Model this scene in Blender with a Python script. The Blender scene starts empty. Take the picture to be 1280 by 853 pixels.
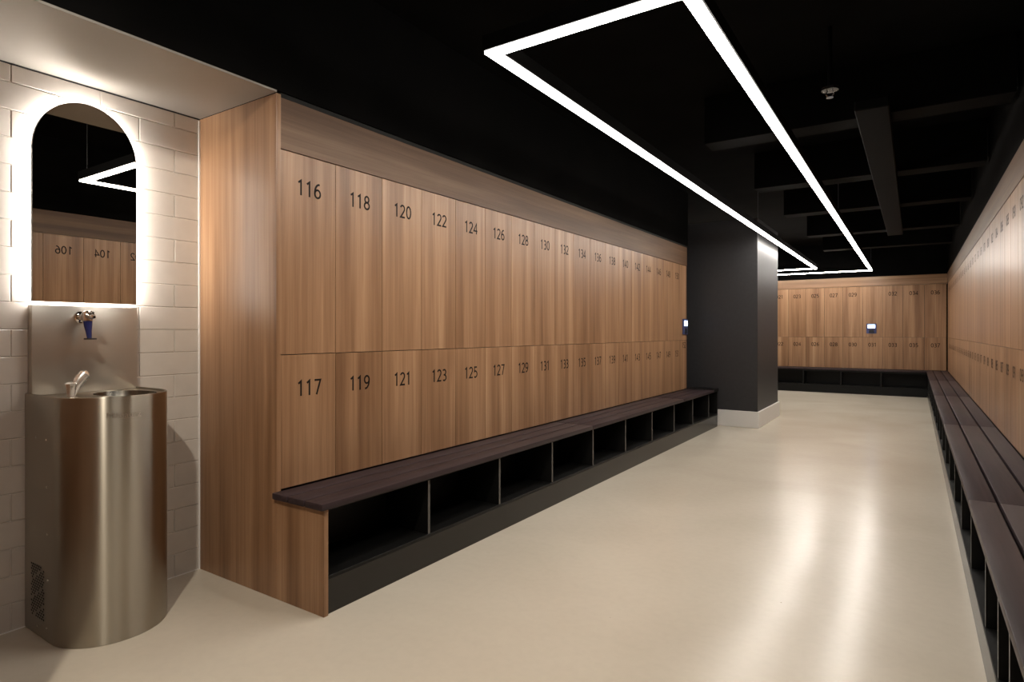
import bpy, bmesh, math, random
from mathutils import Vector, Matrix
random.seed(7)
PI = math.pi
sc = bpy.context.scene
C = sc.collection

# ------------------------------------------------------------------ materials
def new_mat(name):
    m = bpy.data.materials.new(name); m.use_nodes = True
    nt = m.node_tree; b = nt.nodes['Principled BSDF']
    return m, nt, b

def simple(name, col, rough=.5, metal=0., spec=.5, noise=0., nscale=8., bump=0.):
    m, nt, b = new_mat(name)
    b.inputs['Roughness'].default_value = rough
    b.inputs['Metallic'].default_value = metal
    b.inputs['Specular IOR Level'].default_value = spec
    b.inputs['Base Color'].default_value = (*col, 1)
    if noise or bump:
        tc = nt.nodes.new('ShaderNodeTexCoord')
        n = nt.nodes.new('ShaderNodeTexNoise'); n.inputs['Scale'].default_value = nscale
        n.inputs['Detail'].default_value = 5
        nt.links.new(tc.outputs['Object'], n.inputs['Vector'])
        if noise:
            r = nt.nodes.new('ShaderNodeValToRGB')
            r.color_ramp.elements[0].position = .3; r.color_ramp.elements[1].position = .7
            r.color_ramp.elements[0].color = (*[c*(1-noise) for c in col], 1)
            r.color_ramp.elements[1].color = (*[min(1, c*(1+noise)) for c in col], 1)
            nt.links.new(n.outputs['Fac'], r.inputs['Fac'])
            nt.links.new(r.outputs['Color'], b.inputs['Base Color'])
        if bump:
            bp = nt.nodes.new('ShaderNodeBump'); bp.inputs['Strength'].default_value = bump
            bp.inputs['Distance'].default_value = .002
            nt.links.new(n.outputs['Fac'], bp.inputs['Height'])
            nt.links.new(bp.outputs['Normal'], b.inputs['Normal'])
    return m

def emit(name, col, strength):
    m = bpy.data.materials.new(name); m.use_nodes = True
    nt = m.node_tree; nt.nodes.clear()
    e = nt.nodes.new('ShaderNodeEmission'); o = nt.nodes.new('ShaderNodeOutputMaterial')
    e.inputs['Color'].default_value = (*col, 1); e.inputs['Strength'].default_value = strength
    nt.links.new(e.outputs[0], o.inputs[0])
    return m

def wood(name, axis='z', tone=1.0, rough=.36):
    """straight grained walnut laminate, the grain running along one object axis"""
    m, nt, b = new_mat(name)
    N = nt.nodes.new; L = nt.links.new
    tc = N('ShaderNodeTexCoord'); oi = N('ShaderNodeObjectInfo')
    mul = N('ShaderNodeVectorMath'); mul.operation = 'SCALE'
    comb = N('ShaderNodeCombineXYZ')
    for k in range(3): L(oi.outputs['Random'], comb.inputs[k])
    L(comb.outputs[0], mul.inputs[0]); mul.inputs['Scale'].default_value = 37.
    add = N('ShaderNodeVectorMath'); L(tc.outputs['Object'], add.inputs[0]); L(mul.outputs[0], add.inputs[1])
    def tex(across, along, detail, dist=0.):
        mp = N('ShaderNodeMapping'); s = [across]*3; s['xyz'.index(axis)] = along
        mp.inputs['Scale'].default_value = s
        L(add.outputs[0], mp.inputs['Vector'])
        t = N('ShaderNodeTexNoise'); t.inputs['Scale'].default_value = 1.
        t.inputs['Detail'].default_value = detail; t.inputs['Distortion'].default_value = dist
        L(mp.outputs[0], t.inputs['Vector']); return t.outputs['Fac']
    big = tex(9., .45, 2, .25); mid = tex(46., .7, 3, .2); fine = tex(230., 4., 2)
    def mixv(a, bb, f):
        mx = N('ShaderNodeMix'); mx.data_type = 'FLOAT'; mx.inputs[0].default_value = f
        L(a, mx.inputs[2]); L(bb, mx.inputs[3]); return mx.outputs[0]
    v = mixv(mixv(big, mid, .30), fine, .16)
    r = N('ShaderNodeValToRGB'); cr = r.color_ramp
    cr.elements[0].position = .34; cr.elements[1].position = .66
    def cc(c): return (*[x*tone for x in c], 1)
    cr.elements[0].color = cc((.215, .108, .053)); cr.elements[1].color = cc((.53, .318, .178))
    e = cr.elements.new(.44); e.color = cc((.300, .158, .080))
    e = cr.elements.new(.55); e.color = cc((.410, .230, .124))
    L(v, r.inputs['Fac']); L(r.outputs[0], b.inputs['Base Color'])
    b.inputs['Roughness'].default_value = rough
    b.inputs['Specular IOR Level'].default_value = .45
    bp = N('ShaderNodeBump'); bp.inputs['Strength'].default_value = .12; bp.inputs['Distance'].default_value = .001
    L(fine, bp.inputs['Height']); L(bp.outputs[0], b.inputs['Normal'])
    return m

def steel(name, col=(.60, .56, .50), rough=.27, stretch=(1, 1, 220), aniso=.0, metal=1.):
    m, nt, b = new_mat(name); N = nt.nodes.new; L = nt.links.new
    b.inputs['Metallic'].default_value = metal; b.inputs['Base Color'].default_value = (*col, 1)
    b.inputs['Anisotropic'].default_value = aniso
    if aniso:
        tg = N('ShaderNodeTangent'); tg.direction_type = 'RADIAL'; tg.axis = 'Z'
        b.inputs['Anisotropic Rotation'].default_value = .25
        L(tg.outputs[0], b.inputs['Tangent'])
    tc = N('ShaderNodeTexCoord'); mp = N('ShaderNodeMapping'); mp.inputs['Scale'].default_value = stretch
    n = N('ShaderNodeTexNoise'); n.inputs['Scale'].default_value = 3.; n.inputs['Detail'].default_value = 3
    L(tc.outputs['Object'], mp.inputs['Vector']); L(mp.outputs[0], n.inputs['Vector'])
    mr = N('ShaderNodeMapRange'); mr.inputs['To Min'].default_value = rough-.012; mr.inputs['To Max'].default_value = rough+.012
    L(n.outputs['Fac'], mr.inputs['Value']); L(mr.outputs[0], b.inputs['Roughness'])
    return m

def floor_mat():
    m, nt, b = new_mat('polished_resin'); N = nt.nodes.new; L = nt.links.new
    tc = N('ShaderNodeTexCoord')
    def nz(scale, detail, dist=0.):
        n = N('ShaderNodeTexNoise'); n.inputs['Scale'].default_value = scale; n.inputs['Detail'].default_value = detail
        n.inputs['Distortion'].default_value = dist; L(tc.outputs['Object'], n.inputs['Vector']); return n.outputs['Fac']
    a = nz(.9, 5, .6); f = nz(26, 4)
    r = N('ShaderNodeValToRGB'); cr = r.color_ramp
    cr.elements[0].position = .3; cr.elements[1].position = .72
    cr.elements[0].color = (.545, .485, .395, 1); cr.elements[1].color = (.62, .560, .465, 1)
    L(a, r.inputs['Fac'])
    r2 = N('ShaderNodeValToRGB'); c2 = r2.color_ramp
    c2.elements[0].position = .25; c2.elements[0].color = (.965, .965, .965, 1)
    c2.elements[1].position = .6; c2.elements[1].color = (1, 1, 1, 1)
    L(f, r2.inputs['Fac'])
    # sparse grit specks
    vo = N('ShaderNodeTexVoronoi'); vo.inputs['Scale'].default_value = 3.2; L(tc.outputs['Object'], vo.inputs['Vector'])
    sp = N('ShaderNodeValToRGB'); s = sp.color_ramp
    s.elements[0].position = .006; s.elements[0].color = (.35, .3, .25, 1)
    s.elements[1].position = .014; s.elements[1].color = (1, 1, 1, 1)
    L(vo.outputs['Distance'], sp.inputs['Fac'])
    def mult(x, y):
        mx = N('ShaderNodeMix'); mx.data_type = 'RGBA'; mx.blend_type = 'MULTIPLY'; mx.inputs[0].default_value = 1
        L(x, mx.inputs[6]); L(y, mx.inputs[7]); return mx.outputs[2]
    L(mult(mult(r.outputs[0], r2.outputs[0]), sp.outputs[0]), b.inputs['Base Color'])
    mr = N('ShaderNodeMapRange'); mr.inputs['To Min'].default_value = .19; mr.inputs['To Max'].default_value = .27
    L(a, mr.inputs['Value']); L(mr.outputs[0], b.inputs['Roughness'])
    b.inputs['Specular IOR Level'].default_value = .36
    w = nz(1.5, 1, .4)
    bp = N('ShaderNodeBump'); bp.inputs['Strength'].default_value = .15; bp.inputs['Distance'].default_value = .02
    L(w, bp.inputs['Height']); L(bp.outputs[0], b.inputs['Normal'])
    return m

M = dict(
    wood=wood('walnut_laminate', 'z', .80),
    wood_y_shaded=wood('walnut_laminate_lengthwise_shaded', 'y', .37, .5),  # same laminate, darkened to paint in the shadow on the side fascias
    wood_x_shaded=wood('walnut_laminate_crosswise_shaded', 'x', .66),  # far fascia: a milder shade painted into the laminate tone
    floor=floor_mat(),
    ceil=simple('matt_black_paint', (.0035, .0034, .0033), .85, spec=.03, noise=.3, nscale=3, bump=.2),
    duct=simple('black_painted_metal', (.0022, .0021, .0020), .7, spec=.04, noise=.2, nscale=4),
    pillar=simple('charcoal_satin_paint', (.030, .0295, .032), .46, spec=.4, noise=.08, nscale=30, bump=.06),
    skirt=simple('white_skirting_paint', (.72, .70, .67), .35),
    black=simple('black_laminate', (.0035, .0033, .0031), .5, spec=.25, noise=.15, nscale=20),
    plinth=simple('black_laminate_plinth', (.0075, .0065, .006), .27, spec=.5, noise=.1, nscale=20),
    edge=simple('graphite_edging', (.085, .08, .074), .4, spec=.5, noise=.1, nscale=40),
    slat=None,
    cab=simple('dark_cabinet_board', (.075, .042, .024), .6, noise=.1),
    num=simple('dark_brown_numeral', (.010, .006, .0045), .6, spec=.15, noise=.05),
    tile=simple('cream_glazed_tile', (.58, .535, .485), .16, spec=.5, noise=.03, nscale=14, bump=.05),
    grout=simple('pale_grout', (.72, .68, .63), .8, noise=.05, nscale=60),
    white=simple('white_sealant', (.85, .83, .8), .4, noise=.02),
    mirror=simple('mirror_silver', (.70, .675, .63), .006, metal=1., noise=.002),
    mframe=simple('mirror_edge', (.20, .19, .18), .3, metal=.6, noise=.05),
    steel=steel('brushed_stainless', (.44, .405, .345), .32, (1, 1, 220), 1.),
    steel_panel=steel('brushed_stainless_sheet', (.56, .52, .46), .30, (1, 160, 1), metal=.72),
    bowl=steel('stainless_bowl', (.16, .15, .13), .25),
    soffit=steel('brushed_soffit_metal', (.40, .375, .34), .66, (120, 2, 1)),
    satin=simple('satin_chrome', (.88, .86, .82), .24, metal=.85, noise=.01),
    chrome=simple('polished_chrome', (.86, .85, .83), .06, metal=1., noise=.01),
    blue=simple('dark_blue_plastic', (.014, .022, .12), .25, noise=.05),
    rubber=simple('black_rubber', (.012, .011, .013), .6, noise=.05),
    hole=simple('vent_hole_black', (.004, .004, .004), .8, noise=.05),
    logo=simple('raised_emblem_metal', (.75, .71, .65), .3, metal=1., noise=.02),
    led=emit('warm_white_led', (1., .94, .86), 46.),
    mled=emit('mirror_led', (1., .945, .88), 50.),
    gap=simple('shadow_gap_black', (.004, .004, .004), .8, noise=.05),
    term=simple('terminal_grey_plastic', (.13, .13, .15), .35, noise=.05),
    termedge=simple('terminal_blue_bezel', (.06, .07, .17), .3, noise=.05),
    reader=simple('terminal_reader_black', (.012, .012, .016), .3, noise=.05),
    screen=emit('lit_screen', (.50, .68, 1.), 6.),
    glyph=emit('screen_text_blue', (.16, .30, .75), 1.4),
)
def slat_mat():
    m, nt, b = new_mat('dark_stained_timber'); N = nt.nodes.new; L = nt.links.new
    tc = N('ShaderNodeTexCoord'); mp = N('ShaderNodeMapping'); mp.inputs['Scale'].default_value = (60, 2.2, 60)
    n = N('ShaderNodeTexNoise'); n.inputs['Scale'].default_value = 1.; n.inputs['Detail'].default_value = 4
    L(tc.outputs['Object'], mp.inputs['Vector']); L(mp.outputs[0], n.inputs['Vector'])
    r = N('ShaderNodeValToRGB'); r.color_ramp.elements[0].position = .3; r.color_ramp.elements[1].position = .7
    r.color_ramp.elements[0].color = (.022, .0135, .0155, 1); r.color_ramp.elements[1].color = (.044, .028, .031, 1)
    L(n.outputs['Fac'], r.inputs['Fac']); L(r.outputs[0], b.inputs['Base Color'])
    b.inputs['Roughness'].default_value = .46; b.inputs['Specular IOR Level'].default_value = .3
    bp = N('ShaderNodeBump'); bp.inputs['Strength'].default_value = .25; bp.inputs['Distance'].default_value = .001
    L(n.outputs['Fac'], bp.inputs['Height']); L(bp.outputs[0], b.inputs['Normal'])
    return m
M['slat'] = slat_mat()

# ------------------------------------------------------------------ mesh helpers (coordinates in metres, world unless noted)
def nb(): return bmesh.new()

def box(bm, x0, x1, y0, y1, z0, z1, bev=0., seg=1):
    vs = [bm.verts.new((x, y, z)) for x in (x0, x1) for y in (y0, y1) for z in (z0, z1)]
    f = [(0, 1, 3, 2), (4, 6, 7, 5), (0, 4, 5, 1), (2, 3, 7, 6), (0, 2, 6, 4), (1, 5, 7, 3)]
    fs = [bm.faces.new([vs[i] for i in q]) for q in f]
    if bev:
        es = {e for q in fs for e in q.edges}
        bmesh.ops.bevel(bm, geom=list(es), offset=bev, segments=seg, affect='EDGES', profile=.5)
    return bm

def tube(bm, pts, radii, n=16, cap=True):
    """a tube of circles along a path"""
    pts = [Vector(p) for p in pts]
    if not isinstance(radii, (list, tuple)): radii = [radii]*len(pts)
    rings = []
    for i, p in enumerate(pts):
        a = pts[max(i-1, 0)]; b = pts[min(i+1, len(pts)-1)]
        d = (b-a)
        if d.length < 1e-9: d = Vector((0, 0, 1))
        d.normalize()
        u = d.orthogonal() if i == 0 else (U - d*U.dot(d))
        u.normalize(); U = u; w = d.cross(u)
        rings.append([bm.verts.new(p + (u*math.cos(2*PI*k/n) + w*math.sin(2*PI*k/n))*radii[i]) for k in range(n)])
    for r0, r1 in zip(rings, rings[1:]):
        for k in range(n): bm.faces.new((r0[k], r0[(k+1) % n], r1[(k+1) % n], r1[k]))
    if cap:
        bm.faces.new(rings[0][::-1]); bm.faces.new(rings[-1])
    return bm

def prism_x(bm, outline, x0, x1):
    """closed (y,z) outline extruded along x"""
    a = [bm.verts.new((x0, y, z)) for y, z in outline]; b = [bm.verts.new((x1, y, z)) for y, z in outline]
    n = len(a)
    for k in range(n): bm.faces.new((a[k], a[(k+1) % n], b[(k+1) % n], b[k]))
    bm.faces.new(a[::-1]); bm.faces.new(b)
    return bm

def ring_prism_z(bm, outer, inner, z0, z1):
    """band between two closed (x,y) outlines, extruded along z"""
    n = len(outer); V = {}
    for tag_, pts in (('o', outer), ('i', inner)):
        for z in (z0, z1): V[tag_, z] = [bm.verts.new((x, y, z)) for x, y in pts]
    for k in range(n):
        j = (k+1) % n
        bm.faces.new((V['o', z0][k], V['o', z0][j], V['o', z1][j], V['o', z1][k]))
        bm.faces.new((V['i', z0][j], V['i', z0][k], V['i', z1][k], V['i', z1][j]))
        bm.faces.new((V['o', z1][k], V['o', z1][j], V['i', z1][j], V['i', z1][k]))
        bm.faces.new((V['o', z0][j], V['o', z0][k], V['i', z0][k], V['i', z0][j]))
    return bm

def world_origin(p):
    v = Vector((0, 0, 0))
    while p is not None: v = v + p.location; p = p.parent
    return v

def obj(name, bm, mat, parent=None, smooth=False, local=False, label=None):
    me = bpy.data.meshes.new(name)
    if parent is not None and not local:
        bmesh.ops.translate(bm, verts=bm.verts[:], vec=-world_origin(parent))
    bmesh.ops.recalc_face_normals(bm, faces=bm.faces[:])
    bm.to_mesh(me); bm.free()
    if smooth:
        for p in me.polygons: p.use_smooth = True
        me.set_sharp_from_angle(angle=math.radians(38))
    me.materials.append(mat)
    o = bpy.data.objects.new(name, me); C.objects.link(o)
    if parent is not None: o.parent = parent
    if label: o['label'] = label
    return o

def inst(name, me, parent, loc=(0, 0, 0)):
    o = bpy.data.objects.new(name, me); C.objects.link(o); o.parent = parent; o.location = loc
    return o

def struct(name, bm, mat, **k):
    o = obj(name, bm, mat, **k); o['kind'] = 'structure'; return o

def tag(o, label, cat, group=None):
    o['label'] = label; o['category'] = cat
    if group: o['group'] = group
    return o

def thing(name, label, cat, loc=(0, 0, 0), rz=0., group=None):
    o = bpy.data.objects.new(name, None); C.objects.link(o)
    o.empty_display_size = .05
    o.location = loc; o.rotation_euler = (0, 0, rz)
    return tag(o, label, cat, group)

# ------------------------------------------------------------------ measured layout
LX = -2.39          # face of the left lockers
LY0, LP = 1.702, .315  # first left locker, pitch
LEND = 7.59
RX = .52            # face of the right lockers
FY = 13.65          # face of the far lockers
AX = -3.01          # tiled alcove wall
AY0, AY1 = .56, 1.676
DIV = 1.095         # line between the two rows
BT = .48            # bench top
CZ = 2.95           # slab

# ------------------------------------------------------------------ the room shell
struct('floor', box(nb(), -5.6, 1.2, -3.2, 14.4, -.1, 0), M['floor'])
struct('ceiling', box(nb(), -5.6, 1.2, -3.2, 14.4, CZ, CZ+.1), M['ceil'])
struct('wall_right', box(nb(), 1.08, 1.2, -3.2, 14.4, 0, CZ), M['ceil'])
struct('wall_far', box(nb(), -5.6, 1.08, 14.25, 14.4, 0, CZ), M['ceil'])
struct('wall_back', box(nb(), -5.6, 1.08, -3.2, -3.08, 0, CZ), M['pillar'])
struct('wall_left', box(nb(), -5.6, -5.48, -3.08, 14.25, 0, CZ), M['pillar'])
# black bulkheads above the locker runs
struct('wall_left_upper', box(nb(), -3.10, LX+.012, AY0+.002, 7.60, 2.285, CZ), M['ceil'])
struct('wall_right_upper', box(nb(), RX+.004, 1.08, -3.08, 13.66, 2.29, CZ), M['ceil'])
struct('wall_far_upper', box(nb(), -5.48, RX, FY+.004, 14.25, 2.275, CZ), M['ceil'])
# timber faced walls out of the frame (behind the camera's shoulders)
struct('wall_left_near', box(nb(), -3.10, -2.03, -3.08, AY0, 0, 2.95), M['wood'])
struct('wall_right_near', box(nb(), RX, 1.08, -3.08, 1.858, 0, 2.29), M['wood'])
struct('wall_far_left', box(nb(), -5.48, -2.52, FY, 14.25, 0, 2.275), M['wood'])
# timber fascias over the lockers, their shadow put into a darker wood tone
struct('trim_1', box(nb(), -3.05, LX+.004, LY0, LEND, 2.032, 2.262), M['wood_y_shaded'])
struct('trim_2', box(nb(), RX-.002, 1.08, 1.858, FY, 2.084, 2.288), M['wood_y_shaded'])
struct('trim_3', box(nb(), -2.515, RX-.002, FY-.002, 14.25, 2.092, 2.268), M['wood_x_shaded'])
# corner fillers at the far right
struct('trim_4', box(nb(), RX+.002, 1.08, 13.203, FY-.002, .48, 2.080), M['wood'])
struct('trim_9', box(nb(), -3.05, LX-.03, LY0, LEND, 0, BT+.004), M['black'])
struct('trim_10', box(nb(), RX+.03, 1.08, 1.858, FY-.01, 0, BT+.004), M['black'])
struct('trim_11', box(nb(), -2.515, RX-.002, FY+.03, 14.25, 0, BT+.004), M['black'])
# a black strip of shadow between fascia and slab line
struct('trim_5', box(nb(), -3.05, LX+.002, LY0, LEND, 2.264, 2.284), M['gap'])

# pillar with its white skirting
struct('wall_pillar', box(nb(), -3.6, -1.617, 7.955, 9.305, 0, 2.62, .004), M['pillar'])
bm = nb()
box(bm, -3.62, -1.597, 7.937, 9.325, 0, .203, .004)
struct('baseboard_pillar', bm, M['skirt'])
struct('wall_pillar_side', box(nb(), -5.48, -3.6, 7.60, 9.305, 0, CZ), M['pillar'])

# alcove: tiled wall, sealant, soffit
bm = nb()
box(bm, -3.10, AX-.0042, AY0, AY1+.01, 0, 2.2715)
struct('wall_alcove_back', bm, M['grout'])
bm = nb(); TL, TH, G = .3215, .11, .0022
for k in range(21):
    z0 = k*TH + G/2; z1 = min((k+1)*TH - G/2, 2.2715)
    off = .907 if k % 2 == 0 else .907 + TL/2
    j = -4
    while True:
        y0 = off + j*TL + G/2; y1 = y0 + TL - G; j += 1
        if y0 > AY1: break
        if y1 < AY0: continue
        y0 = max(y0, AY0); y1 = min(y1, AY1-.002)
        if y1 - y0 < .015 or z1 - z0 < .015: continue
        box(bm, AX-.008, AX + random.uniform(-.0005, .0005), y0, y1, z0, z1, .0024, 1)
struct('wall_alcove', bm, M['tile'])
struct('trim_6', box(nb(), AX, AX+.005, AY1-.007, AY1-.0005, 0, 2.268), M['white'])
struct('trim_7', box(nb(), -3.004, LX+.014, AY0+.002, AY1-.002, 2.275, 2.284), M['soffit'])
struct('trim_8', box(nb(), -3.09, -3.006, AY0+.002, AY1-.002, 2.273, 2.284), M['gap'])
struct('baseboard_alcove', box(nb(), AX, AX+.004, AY0, AY1-.008, 0, .004), M['white'])

# tall end panel
ep = obj('locker_end_panel', box(nb(), -3.09, LX+.008, AY1, AY1+.024, 0, 2.274, .0012), M['wood'])
tag(ep, 'tall wooden end panel of the left locker run beside the steel drinking fountain', 'panel')

# ceiling services
for k, y in enumerate((4.55, 6.25, 7.85, 9.75, 11.6)):
    struct('ceiling_beam', box(nb(), -1.30, .50, y, y+.22, 2.60, CZ-.002, .004), M['duct'])
bm = nb()
box(bm, -.30, -.12, 4.2, 9.9, 2.535, 2.599, .006)
d = obj('cable_tray', bm, M['duct'])
tag(d, 'black metal tray running lengthwise under the dark ceiling right of the light loop', 'tray')
for y in (5.4, 7.2, 9.0):
    obj('hanger', tube(nb(), [(-.21, y, 2.598), (-.21, y, CZ)], .005, 8), M['duct'], d, True)
sp = thing('sprinkler', 'small fire sprinkler head hanging from the black ceiling right of the light loop', 'sprinkler', (-.40, 3.90, 2.56))
tube_bm = tube(nb(), [(-.40, 3.90, 2.95), (-.40, 3.90, 2.60)], .012, 12); obj('pipe', tube_bm, M['duct'], sp, True)
bm = tube(nb(), [(-.40, 3.90, 2.60), (-.40, 3.90, 2.585), (-.40, 3.90, 2.583)], [.045, .045, .03], 20); obj('escutcheon', bm, M['plinth'], sp, True)
bm = nb()
for s in (-1, 1):
    tube(bm, [(-.40+s*.012, 3.90, 2.585), (-.40+s*.020, 3.90, 2.565), (-.40+s*.004, 3.90, 2.545)], .0035, 8)
obj('frame_arm', bm, M['chrome'], sp, True)
bm = tube(nb(), [(-.40, 3.90, 2.546), (-.40, 3.90, 2.543)], [.018, .018], 20); obj('deflector', bm, M['term'], sp, True)

# ------------------------------------------------------------------ LED loops
def loop_outline(pts, w):
    """offset a rectilinear closed outline inward/outward by w/2 (counter clockwise)"""
    n = len(pts); res = []
    for sgn in (1, -1):
        o = []
        for k in range(n):
            p0, p1, p2 = (Vector(pts[(k+i-1) % n]) for i in range(3))
            a = (p1-p0).normalized(); b = (p2-p1).normalized()
            na = Vector((a.y, -a.x)); nbv = Vector((b.y, -b.x))
            o.append(tuple(p1 + (na+nbv)*(sgn*w/2)))
        res.append(o)
    return res
def led_loop(pts, z, label, cables):
    t = thing('light_loop', label, 'light', (pts[0][0], pts[0][1], z), 0, 'black suspended loops of light strip')
    o, i = loop_outline(pts, .046)
    obj('diffuser', ring_prism_z(nb(), o, i, z, z+.012), M['led'], t)
    o, i = loop_outline(pts, .060)
    obj('housing', ring_prism_z(nb(), o, i, z+.0125, z+.075), M['duct'], t)
    for (x, y) in cables:
        obj('cable', tube(nb(), [(x, y, z+.075), (x, y, CZ)], .0012, 8), M['term'], t, True)
    return t
LZ = 2.35
led_loop([(-1.455, 2.045), (-.642, 2.045), (-.667, 13.20), (-4.6, 13.20), (-4.6, 12.27), (-1.49, 12.27)], LZ,
         'white glowing strip of light forming a long bent loop under the black ceiling',
         [(-.655, 2.06), (-.66, 7.2), (-.667, 13.18), (-1.46, 7.2)])
ld = bpy.data.lights.new('spotlight', 'SPOT'); ld.energy = 150; ld.color = (1., .90, .76); ld.shadow_soft_size = .035
ld.spot_size = math.radians(105); ld.spot_blend = .5
lo = bpy.data.objects.new('spotlight', ld); C.objects.link(lo); lo.location = (-1.10, -.06, 2.70)
la = bpy.data.lights.new('fill_lamp', 'AREA'); la.shape = 'RECTANGLE'; la.size = .9; la.size_y = .35; la.energy = 18; la.color = (1., .94, .86)
lb = bpy.data.objects.new('fill_lamp', la); C.objects.link(lb); lb.location = (-.1, .75, 2.90)  # added fill, no fitting: brightens the alcove tiles and near floor
lb.rotation_euler = (Vector((-1.6, .9, .4))-lb.location).to_track_quat('-Z', 'Y').to_euler()
lo.rotation_euler = (Vector((-2.3, 1.2, 0))-lo.location).to_track_quat('-Z', 'Y').to_euler()

# ------------------------------------------------------------------ numerals
def arc(cx, cy, rx, ry, a0, a1, n=18):
    return [(cx + rx*math.cos(math.radians(a0+(a1-a0)*k/n)), cy + ry*math.sin(math.radians(a0+(a1-a0)*k/n))) for k in range(n+1)]
S2 = .05
STROKES = {   # centre lines of a humanist sans numeral, cap height 1, widths about .56
    '0': [arc(.28, .5, .225, .45, 90, 450, 30)],
    '1': [[(.09, .80), (.29, .945), (.29, 0.)]],
    '2': [arc(.26, .71, .215, .24, 160, -25, 16) + [(.37, .47), (.20, .24), (.055, S2), (.52, S2)]],
    '3': [[(.07, .90)] + arc(.24, .735, .21, .215, 110, -80, 14)[2:] + [(.19, .52)], [(.17, .52), (.25, .52)] + arc(.24, .28, .245, .235, 75, -125, 16)],
    '4': [[(.41, 0.), (.41, .93), (.035, .28), (.55, .28)]],
    '5': [[(.48, .95), (.13, .95), (.105, .55)] + arc(.235, .325, .255, .275, 115, -125, 18)],
    '6': [arc(.28, .31, .22, .26, 0, 360, 24), [(.455, .93)] + arc(.42, .36, .355, .58, 95, 190, 14)],
    '7': [[(.04, .95), (.51, .95), (.20, 0.)]],
    '8': [arc(.28, .735, .185, .215, -90, 270, 24), arc(.28, .28, .225, .235, 90, 450, 24)],
    '9': [arc(.28, .69, .22, .26, 0, 360, 24), [(.105, .07)] + arc(.14, .64, .355, .58, -85, 10, 14)],
}
def stroke_faces(pts, w):
    n = len(pts); L_, R_ = [], []
    closed = (Vector(pts[0])-Vector(pts[-1])).length < 1e-4
    for k in range(n):
        p = Vector(pts[k])
        a = Vector(pts[k-1]) if k else (Vector(pts[-2]) if closed else None)
        b = Vector(pts[k+1]) if k < n-1 else (Vector(pts[1]) if closed else None)
        d0 = (p-a).normalized() if a is not None else (b-p).normalized()
        d1 = (b-p).normalized() if b is not None else d0
        t = d0+d1; t = t.normalized() if t.length > 1e-6 else d0
        m = Vector((-t.y, t.x)); c = max(.42, m.dot(Vector((-d0.y, d0.x))))
        L_.append(p+m*(w/2/c)); R_.append(p-m*(w/2/c))
    return L_, R_
digit_cache = {}
def digit_mesh(ch, w=.132):
    if ch not in digit_cache:
        vs, fs = [], []
        for pts in STROKES[ch]:
            L_, R_ = stroke_faces(pts, w); o = len(vs); n = len(L_)
            vs += [Vector((p.x-.28, p.y, 0)) for p in L_] + [Vector((p.x-.28, p.y, 0)) for p in R_]
            fs += [(o+k, o+n+k, o+n+k+1, o+k+1) for k in range(n-1)]
        digit_cache[ch] = (vs, fs)
    return digit_cache[ch]
capH = 1.
def number_bm(s, cx, cz, y, h=.073, adv=.0475, sx=1.0):
    bm = nb(); k = h/capH
    for i, ch in enumerate(s):
        vs, fs = digit_mesh(ch)
        ox = cx + (i-(len(s)-1)/2)*adv
        vv = [bm.verts.new((ox + v.x*k*sx, y, cz - h/2 + v.y*k)) for v in vs]
        for f in fs:
            try: bm.faces.new([vv[q] for q in f])
            except ValueError: pass
    return bm

# ------------------------------------------------------------------ lockers (local: x along the run, front faces -y, z up)
mesh_cache = {}
def shared(key, make, mat):
    if key not in mesh_cache:
        bm = make(); me = bpy.data.meshes.new(key[0]); bmesh.ops.recalc_face_normals(bm, faces=bm.faces[:])
        bm.to_mesh(me); bm.free(); me.materials.append(mat); mesh_cache[key] = me
    return mesh_cache[key]
def locker(loc, rz, w, h, num, label, group, numz, depth=.5, name='locker', cat='locker'):
    t = thing(name, label, cat, loc, rz, group)
    g = .0016
    key = (round(w, 3), round(h, 3), round(depth, 2))
    inst('cabinet', shared(('cabinet',)+key, lambda: box(nb(), .002, w-.002, .0195, depth, .002, h-.002), M['cab']), t)
    d = inst('door', shared(('door',)+key, lambda: box(nb(), g, w-g, 0, .018, g, h-g, .0008), M['wood']), t)
    if num:
        n = obj('number', number_bm(num, w/2, numz, -.0006), M['num'], d, local=True)
    return t

ORD = ['first', 'second', 'third', 'fourth', 'fifth', 'sixth', 'seventh', 'eighth', 'ninth', 'tenth', 'eleventh', 'twelfth',
       'thirteenth', 'fourteenth', 'fifteenth', 'sixteenth', 'seventeenth', 'eighteenth', 'nineteenth', 'twentieth']
ORD += ['twenty-'+s for s in ORD[:9]] + ['thirtieth'] + ['thirty-'+s for s in ORD[:9]]

for k in range(18):
    y = LY0 + k*LP; a = 116+2*k
    pos = ORD[k] + ' from the drinking fountain end'
    locker((LX, y, DIV), PI/2, LP, 2.030-DIV, '%03d' % a, 'tall upper wooden locker numbered %d on the left wall, %s' % (a, pos),
           'tall upper lockers on the left wall', 1.876-DIV)
    locker((LX, y, BT+.004), PI/2, LP, DIV-BT-.004, '%03d' % (a+1), 'lower wooden locker numbered %d above the left bench, %s' % (a+1, pos),
           'lower lockers above the left bench', .932-BT)
yk = LY0 + 18*LP
locker((LX, yk, DIV), PI/2, LEND-yk, 2.030-DIV, None, 'narrow unnumbered wooden panel under the lit terminal at the far end of the left wall',
       None, 0, name='terminal_cabinet', cat='cabinet')
locker((LX, yk, BT+.004), PI/2, LEND-yk, DIV-BT-.004, '152', 'narrow lower wooden locker numbered 152 beside the charcoal pillar',
       'lower lockers above the left bench', 1.030-BT)

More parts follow.
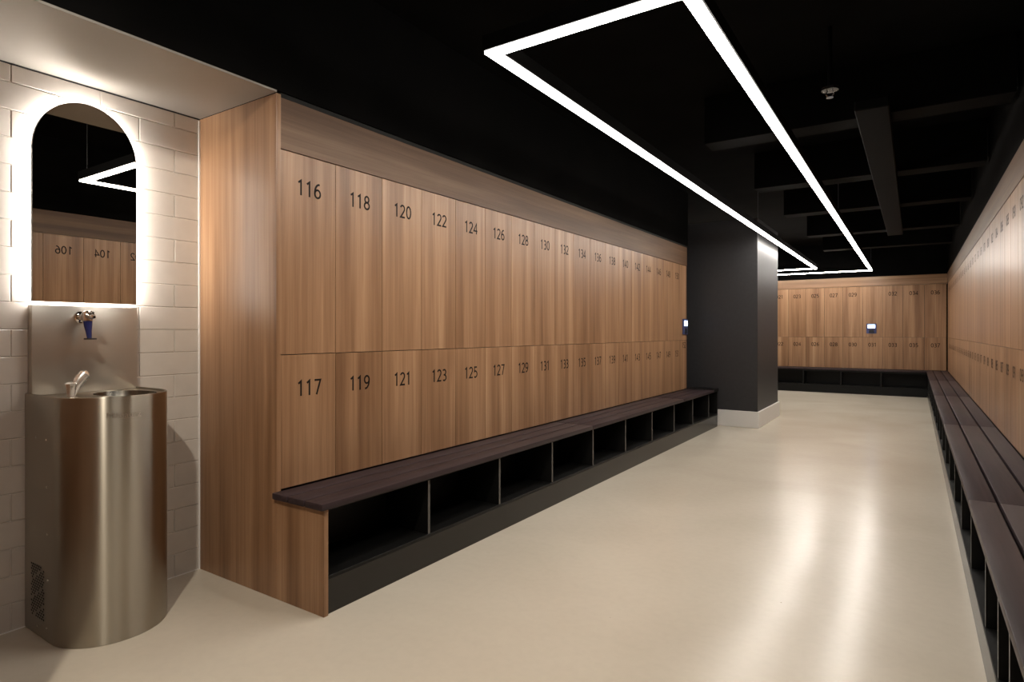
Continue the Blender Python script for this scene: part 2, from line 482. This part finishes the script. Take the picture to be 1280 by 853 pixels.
FP = .334; FX0 = .503
for k in range(9):           # counted from the right hand corner
    x = FX0 - (k+1)*FP + .0; top = [36, 34, 32, None, 29, 27, 25, 23, 21][k]; bot = [37, 35, 33, 31, 30, 28, 26, 24, 22][k]
    pos = ORD[k] + ' from the right corner'
    if top is None:
        locker((x, FY, DIV), 0, FP, 2.088-DIV, None, 'plain unnumbered wooden panel behind the lit terminal on the far wall', None, 0, name='terminal_cabinet', cat='cabinet')
    else:
        locker((x, FY, DIV), 0, FP, 2.088-DIV, '%03d' % top, 'tall upper wooden locker numbered %03d on the far wall, %s' % (top, pos), 'tall upper lockers on the far wall', 1.93-DIV)
    locker((x, FY, BT+.004), 0, FP, DIV-BT-.004, '%03d' % bot, 'lower wooden locker numbered %03d on the far wall, %s' % (bot, pos), 'lower lockers on the far wall', .945-BT)

RP = .315; RY0 = 13.200
for k in range(36):
    y = RY0 - k*RP; a = 38+2*k
    pos = ORD[k] + ' from the far corner'
    locker((RX, y, DIV), -PI/2, RP, 2.082-DIV, '%03d' % a, 'tall upper wooden locker numbered %03d on the right wall, %s' % (a, pos),
           'tall upper lockers on the right wall', 1.945-DIV, depth=.45)
    locker((RX, y, BT+.004), -PI/2, RP, DIV-BT-.004, '%03d' % (a+1), 'lower wooden locker numbered %03d above the right bench, %s' % (a+1, pos),
           'lower lockers above the right bench', .945-BT, depth=.45)

# ------------------------------------------------------------------ access terminals
def terminal(loc, rz, label):
    t = thing('access_terminal', label, 'terminal', loc, rz, 'lit access terminals')
    obj('casing', box(nb(), -.085, .085, -.020, .0002, -.098, .095, .006, 2), M['termedge'], t, True, local=True)
    obj('screen', box(nb(), -.062, .062, -.0212, -.0195, .008, .074), M['screen'], t, local=True)
    bm = nb()
    for r, (a, b) in enumerate(((-.045, .03), (-.045, .04), (-.045, .01))):
        box(bm, a, b, -.0216, -.0213, .058-r*.02, .063-r*.02)
    obj('screen_text', bm, M['glyph'], t, local=True)
    bm = nb(); vs = [bm.verts.new((x, y, z)) for y in (-.025, -.0195) for x, z in ((-.046, -.085), (.046, -.085), (.036, -.022), (-.036, -.022))]
    for q in ((0, 1, 2, 3), (7, 6, 5, 4), (0, 4, 5, 1), (1, 5, 6, 2), (2, 6, 7, 3), (3, 7, 4, 0)): bm.faces.new([vs[i] for i in q])
    obj('card_reader', bm, M['reader'], t, local=True)
terminal((-.682, FY, 1.265), 0, 'small lit access terminal with pale blue screen on the far wall')
terminal((LX, 7.495, 1.265), PI/2, 'small lit access terminal with blue screen on the left wall near the pillar')

# ------------------------------------------------------------------ benches
SL0, SL1 = .452, .480
def slat_run(t, along, a0, a1, rails, seams):
    cuts = [a0] + [s for s in seams if a0 < s < a1] + [a1]
    for (r0, r1) in rails:
        for c0, c1 in zip(cuts, cuts[1:]):
            e = .0012
            bm = nb()
            if along == 'y': box(bm, r0, r1, c0+e, c1-e, SL0, SL1, .003, 2)
            else: box(bm, c0+e, c1-e, r0, r1, SL0, SL1, .003, 2)
            obj('slat', bm, M['slat'] if along == 'y' else M['slat'], t, True)

# left bench
b = thing('storage_bench', 'long dark slatted bench with open black cubbies under the left wall lockers', 'bench', (-2.22, LY0, 0), 0, 'slatted cubby benches')
slat_run(b, 'y', 1.655, LEND, [(-2.386, -2.284), (-2.275, -2.169), (-2.160, -2.046)], [4.2, 6.4])
obj('end_panel', box(nb(), LX+.009, -2.060, AY1, AY1+.024, 0, SL0-.001, .001), M['wood'], b, label='wooden end panel')
BX = -2.072
obj('plinth', box(nb(), -2.38, BX, AY1+.025, 7.825, 0, .146), M['plinth'], b)
obj('shelf_board', box(nb(), -2.38, BX+.004, AY1+.025, 7.825, .147, .163, .001), M['black'], b)
obj('back_panel', box(nb(), -2.388, -2.376, AY1+.025, 7.825, .164, SL0-.002), M['black'], b)
obj('top_rail', box(nb(), -2.374, BX-.004, AY1+.025, LEND, .438, SL0-.001), M['black'], b)
for k in range(10):
    y = LY0 + .013 + .636*(k+1)
    if y > 7.6: break
    dv = obj('divider', box(nb(), -2.374, BX-.0012, y-.008, y+.008, .164, .437), M['black'], b)
    obj('edge_strip', box(nb(), BX-.001, BX, y-.008, y+.008, .164, .437), M['edge'], dv)
bm = nb(); box(bm, -2.388, -2.058, LEND+.004, 7.830, SL0-.006, .487, .002)
box(bm, -2.374, BX+.002, 7.812, 7.828, .164, SL0-.008)
obj('end_cap', bm, M['black'], b, label='black end box')

# right bench
b = thing('storage_bench', 'long dark slatted bench with open black cubbies under the right wall lockers', 'bench', (.35, 2.2, 0), 0, 'slatted cubby benches')
slat_run(b, 'y', -.6, FY-.004, [(.196, .290), (.302, .412), (.424, .516)], [.70, 3.25, 5.8, 8.35, 10.9])
obj('plinth', box(nb(), .210, .510, -.6, 13.33, 0, .146), M['plinth'], b)
obj('shelf_board', box(nb(), .206, .510, -.6, 13.33, .147, .163, .001), M['black'], b)
obj('back_panel', box(nb(), .506, .518, -.6, 13.33, .164, SL0-.002), M['black'], b)
obj('top_rail', box(nb(), .214, .504, -.6, 13.33, .436, SL0-.001), M['black'], b)
for y in [.78, 1.42, 2.05, 2.31] + [2.69+.636*k for k in range(17)]:
    dv = obj('divider', box(nb(), .2112, .504, y-.008, y+.008, .164, .435), M['black'], b)
    obj('edge_strip', box(nb(), .210, .211, y-.008, y+.008, .164, .435), M['edge'], dv)

# far bench
b = thing('storage_bench', 'black cubby bench across the far wall under lockers 022 to 037', 'bench', (-1.1, 13.5, 0), 0, 'slatted cubby benches')
slat_run(b, 'x', -5.40, .192, [(13.335, 13.435), (13.447, 13.545), (13.557, 13.646)], [-3.4, -.9])
obj('plinth', box(nb(), -5.40, .206, 13.352, 13.64, 0, .146), M['black'], b)
obj('shelf_board', box(nb(), -5.40, .202, 13.348, 13.64, .147, .163, .001), M['black'], b)
obj('back_panel', box(nb(), -5.40, .202, 13.634, 13.648, .164, SL0-.002), M['black'], b)
obj('top_rail', box(nb(), -5.40, .190, 13.356, 13.632, .420, SL0-.001), M['black'], b)
for k in range(8):
    x = -.51 - .668*k
    obj('divider', box(nb(), x-.012, x+.012, 13.350, 13.632, .164, .419), M['black'], b)

# ------------------------------------------------------------------ mirror
MY0, MY1, MC = .962, 1.358, 1.160
def arch(inset, n=28):
    r = (MY1-MY0)/2 - inset; zc = 1.951
    pts = [(MC-r, 1.324+inset), (MC+r, 1.324+inset)]
    pts += [(MC + r*math.cos(PI*k/n), zc + (r*1.165)*math.sin(PI*k/n)) for k in range(n+1)]
    return pts
mi = thing('wall_mirror', 'arched backlit mirror with white glow on the tiled wall above the fountain', 'mirror', (AX, MC, 1.324))
obj('glass', prism_x(nb(), arch(.0015), -2.9705, -2.966), M['mirror'], mi)
obj('backing', prism_x(nb(), arch(.0), -2.979, -2.971), M['mframe'], mi)
o_, i_ = arch(.010), arch(.022)
bm = nb(); n = len(o_); V = {}
for tg, pts in (('o', o_), ('i', i_)):
    for x in (-3.0075, -2.9795): V[tg, x] = [bm.verts.new((x, y, z)) for y, z in pts]
for k in range(n):
    j = (k+1) % n; a, bb = -3.0075, -2.9795
    bm.faces.new((V['o', a][k], V['o', a][j], V['o', bb][j], V['o', bb][k]))
    bm.faces.new((V['i', a][j], V['i', a][k], V['i', bb][k], V['i', bb][j]))
    bm.faces.new((V['o', bb][k], V['o', bb][j], V['i', bb][j], V['i', bb][k]))
    bm.faces.new((V['o', a][j], V['o', a][k], V['i', a][k], V['i', a][j]))
obj('light_strip', bm, M['mled'], mi)

# ------------------------------------------------------------------ drinking fountain
FYC, FR, FXC = 1.158, .205, -2.755
ft = thing('drinking_fountain', 'tall rounded brushed steel drinking fountain with splashback under the arched mirror', 'fountain', (-2.80, FYC, 0))
def dshape(ins=0., n=40, x0=-3.008):
    r = FR - ins
    p = [(x0, FYC-r), (-2.88, FYC-r)]
    p += [(FXC + r*math.sin(PI*k/n), FYC - r*math.cos(PI*k/n)) for k in range(n+1)]
    p += [(-2.88, FYC+r), (x0, FYC+r)]
    return p
bm = nb()
levels = [(.003, 0.), (0., .004), (0., .9475), (.0025, .950), (.0075, .950), (.0085, .948), (.0085, .941)]
prev = None
for ins, z in levels:
    ring = [bm.verts.new((x, y, z)) for x, y in dshape(ins)]
    if prev:
        for k in range(len(ring)):
            j = (k+1) % len(ring); bm.faces.new((prev[k], prev[j], ring[j], ring[k]))
    prev = ring
# top deck with an oval bowl opening
BCX, BCY, BA, BB = -2.775, 1.225, .140, .108
N2 = 44
oval = [bm.verts.new((BCX + BA*math.cos(2*PI*k/N2), BCY + BB*math.sin(2*PI*k/N2), .941)) for k in range(N2)]
edges = [bm.edges.get((prev[k], prev[(k+1) % len(prev)])) for k in range(len(prev))]
edges += [bm.edges.new((oval[k], oval[(k+1) % N2])) for k in range(N2)]
bmesh.ops.triangle_fill(bm, use_beauty=True, use_dissolve=False, edges=edges)
obj('pedestal', bm, M['steel'], ft, True)
bm = nb(); prev = None
for s, z in ((1.0, .9412), (.985, .934), (.95, .915), (.86, .885), (.66, .862), (.35, .852), (.12, .850)):
    ring = [bm.verts.new((BCX + BA*s*math.cos(2*PI*k/N2), BCY + BB*s*math.sin(2*PI*k/N2), z)) for k in range(N2)]
    if prev:
        for k in range(N2):
            j = (k+1) % N2; bm.faces.new((prev[k], prev[j], ring[j], ring[k]))
    prev = ring
bm.faces.new(prev)
obj('bowl', bm, M['bowl'], ft, True)
# splashback: a shallow tray standing off the tiles
obj('splashback', box(nb(), -3.008, -2.966, .962, 1.360, .9415, 1.310, .002, 2), M['steel_panel'], ft, True)
# emblem wrapped on the curve
bm = nb()
cu = bpy.data.curves.new('emblem', 'FONT'); cu.body = 'Mileaurz'; cu.size = .030; cu.resolution_u = 2
to = bpy.data.objects.new('emblem', cu); C.objects.link(to); bpy.context.view_layer.update()
me = bpy.data.meshes.new_from_object(to.evaluated_get(bpy.context.evaluated_depsgraph_get()))
xs = [v.co.x for v in me.vertices]; xm = (min(xs)+max(xs))/2; kx = .118/(max(xs)-min(xs))
vv = []
for v in me.vertices:
    a = -.16 + (v.co.x-xm)*kx/FR
    vv.append(bm.verts.new((FXC + (FR+.0008)*math.cos(a), FYC + (FR+.0008)*math.sin(a), .868 + v.co.y*1.0)))
for p in me.polygons:
    try: bm.faces.new([vv[q] for q in p.vertices])
    except ValueError: pass
for a0, a1 in ((-.16-.10, -.16+.29),):
    seg = 8
    for i in range(seg):
        q = []
        for a, z in ((a0+(a1-a0)*i/seg, .8635), (a0+(a1-a0)*(i+1)/seg, .8635), (a0+(a1-a0)*(i+1)/seg, .8655), (a0+(a1-a0)*i/seg, .8655)):
            q.append(bm.verts.new((FXC + (FR+.0008)*math.cos(a), FYC + (FR+.0008)*math.sin(a), z)))
        bm.faces.new(q)
bpy.data.objects.remove(to); bpy.data.curves.remove(cu); bpy.data.meshes.remove(me)
obj('emblem', bm, M['logo'], ft)
# perforated vent on the side
bm = nb(); yv = FYC-FR-.0008
for r in range(20):
    for c in range(7):
        x = -2.940 + c*.0185 + (.009 if r % 2 else 0); z = .276 - r*.0105
        if (r + c) % 7 == 6: continue
        vs = [bm.verts.new((x + .0058*math.cos(2*PI*k/8), yv, z + .0038*math.sin(2*PI*k/8))) for k in range(8)]
        bm.faces.new(vs)
obj('vent', bm, M['hole'], ft)
for x, z in ((-2.985, .782), (-2.893, .782), (-2.795, .781), (-2.985, .603), (-2.790, .599), (-2.785, .418), (-2.785, .238), (-2.790, .054), (-2.88, .04)):
    y = FYC-FR
    obj('screw', tube(nb(), [(x, y+.001, z), (x, y-.0015, z), (x, y-.0028, z)], [.0042, .0042, .002], 12), M['chrome'], ft, True)
# glass filler tap on the splashback
tp = obj('filler_tap', tube(nb(), [(-2.966, 1.131, 1.262), (-2.962, 1.131, 1.262), (-2.953, 1.131, 1.262), (-2.949, 1.131, 1.262), (-2.948, 1.131, 1.262), (-2.925, 1.131, 1.262), (-2.922, 1.131, 1.262), (-2.905, 1.131, 1.262), (-2.903, 1.131, 1.262), (-2.885, 1.131, 1.263)],
         [.026, .027, .025, .019, .013, .013, .019, .019, .012, .012], 24), M['chrome'], ft, True)
bm = tube(nb(), [(-2.892, 1.131, 1.2885), (-2.892, 1.131, 1.285), (-2.892, 1.131, 1.272), (-2.892, 1.131, 1.246), (-2.892, 1.131, 1.240)], [.010, .019, .021, .019, .013], 20)
tube(bm, [(-2.878, 1.131, 1.268), (-2.855, 1.131, 1.266), (-2.835, 1.131, 1.262), (-2.829, 1.131, 1.261)], [.015, .014, .010, .005], 16)
tube(bm, [(-2.885, 1.131, 1.281), (-2.858, 1.131, 1.283), (-2.838, 1.131, 1.279)], [.007, .006, .004], 12)
obj('tap_body', bm, M['chrome'], tp, True)
obj('lever', tube(nb(), [(-2.890, 1.131, 1.246), (-2.888, 1.131, 1.225), (-2.882, 1.131, 1.200), (-2.876, 1.131, 1.178), (-2.874, 1.131, 1.172)], [.017, .015, .011, .009, .008], 16), M['blue'], tp, True)
bm = nb()
vb = []
for z in (1.1675, 1.1735):
    vb.append([bm.verts.new((-2.872 + .031*math.cos(2*PI*k/24), 1.133 + .021*math.sin(2*PI*k/24), z)) for k in range(24)])
for k in range(24): bm.faces.new((vb[0][k], vb[0][(k+1) % 24], vb[1][(k+1) % 24], vb[1][k]))
bm.faces.new(vb[0][::-1]); bm.faces.new(vb[1])
obj('lever_pad', bm, M['rubber'], tp)
# bubbler at the rim
bx, by = -2.735, 1.012
bb = obj('bubbler', tube(nb(), [(bx, by, .9415), (bx, by, .944), (bx, by, .9455), (bx, by, .950), (bx, by, .972), (bx, by, .987), (bx, by, .990)],
         [.024, .024, .015, .0145, .0165, .0195, .0195], 20), M['satin'], ft, True)
bm = tube(nb(), [(bx, by, .990), (bx, by, .997), (bx, by, 1.003), (bx, by, 1.005)], [.0205, .0215, .016, .006], 20)
obj('push_button', bm, M['satin'], bb, True)
bm = tube(nb(), [(bx-.006, by+.010, .955), (bx-.010, by+.020, .985), (bx-.012, by+.034, 1.010), (bx-.012, by+.052, 1.032), (bx-.012, by+.060, 1.038)], [.011, .017, .022, .022, .013], 20)
obj('mouthguard', bm, M['satin'], bb, True)

# ------------------------------------------------------------------ camera, world, view
cam = bpy.data.cameras.new('camera'); co = bpy.data.objects.new('camera', cam); C.objects.link(co)
co.location = (0, 0, 1.2); co.rotation_euler = (PI/2, 0, math.atan2(502, 756))
cam.sensor_width = 36; cam.lens = 36*756/1280; cam.shift_y = -11.5/1280; cam.clip_start = .02
sc.camera = co
w = bpy.data.worlds.new('world'); sc.world = w; w.use_nodes = True
w.node_tree.nodes['Background'].inputs[0].default_value = (0, 0, 0, 1)
sc.view_settings.view_transform = 'Standard'
sc.view_settings.look = 'None'
sc.view_settings.exposure = 0.
sc.cycles.use_denoising = True
sc.cycles.max_bounces = 10
sc.cycles.diffuse_bounces = 5
sc.cycles.glossy_bounces = 5
sc.cycles.sample_clamp_indirect = 8.
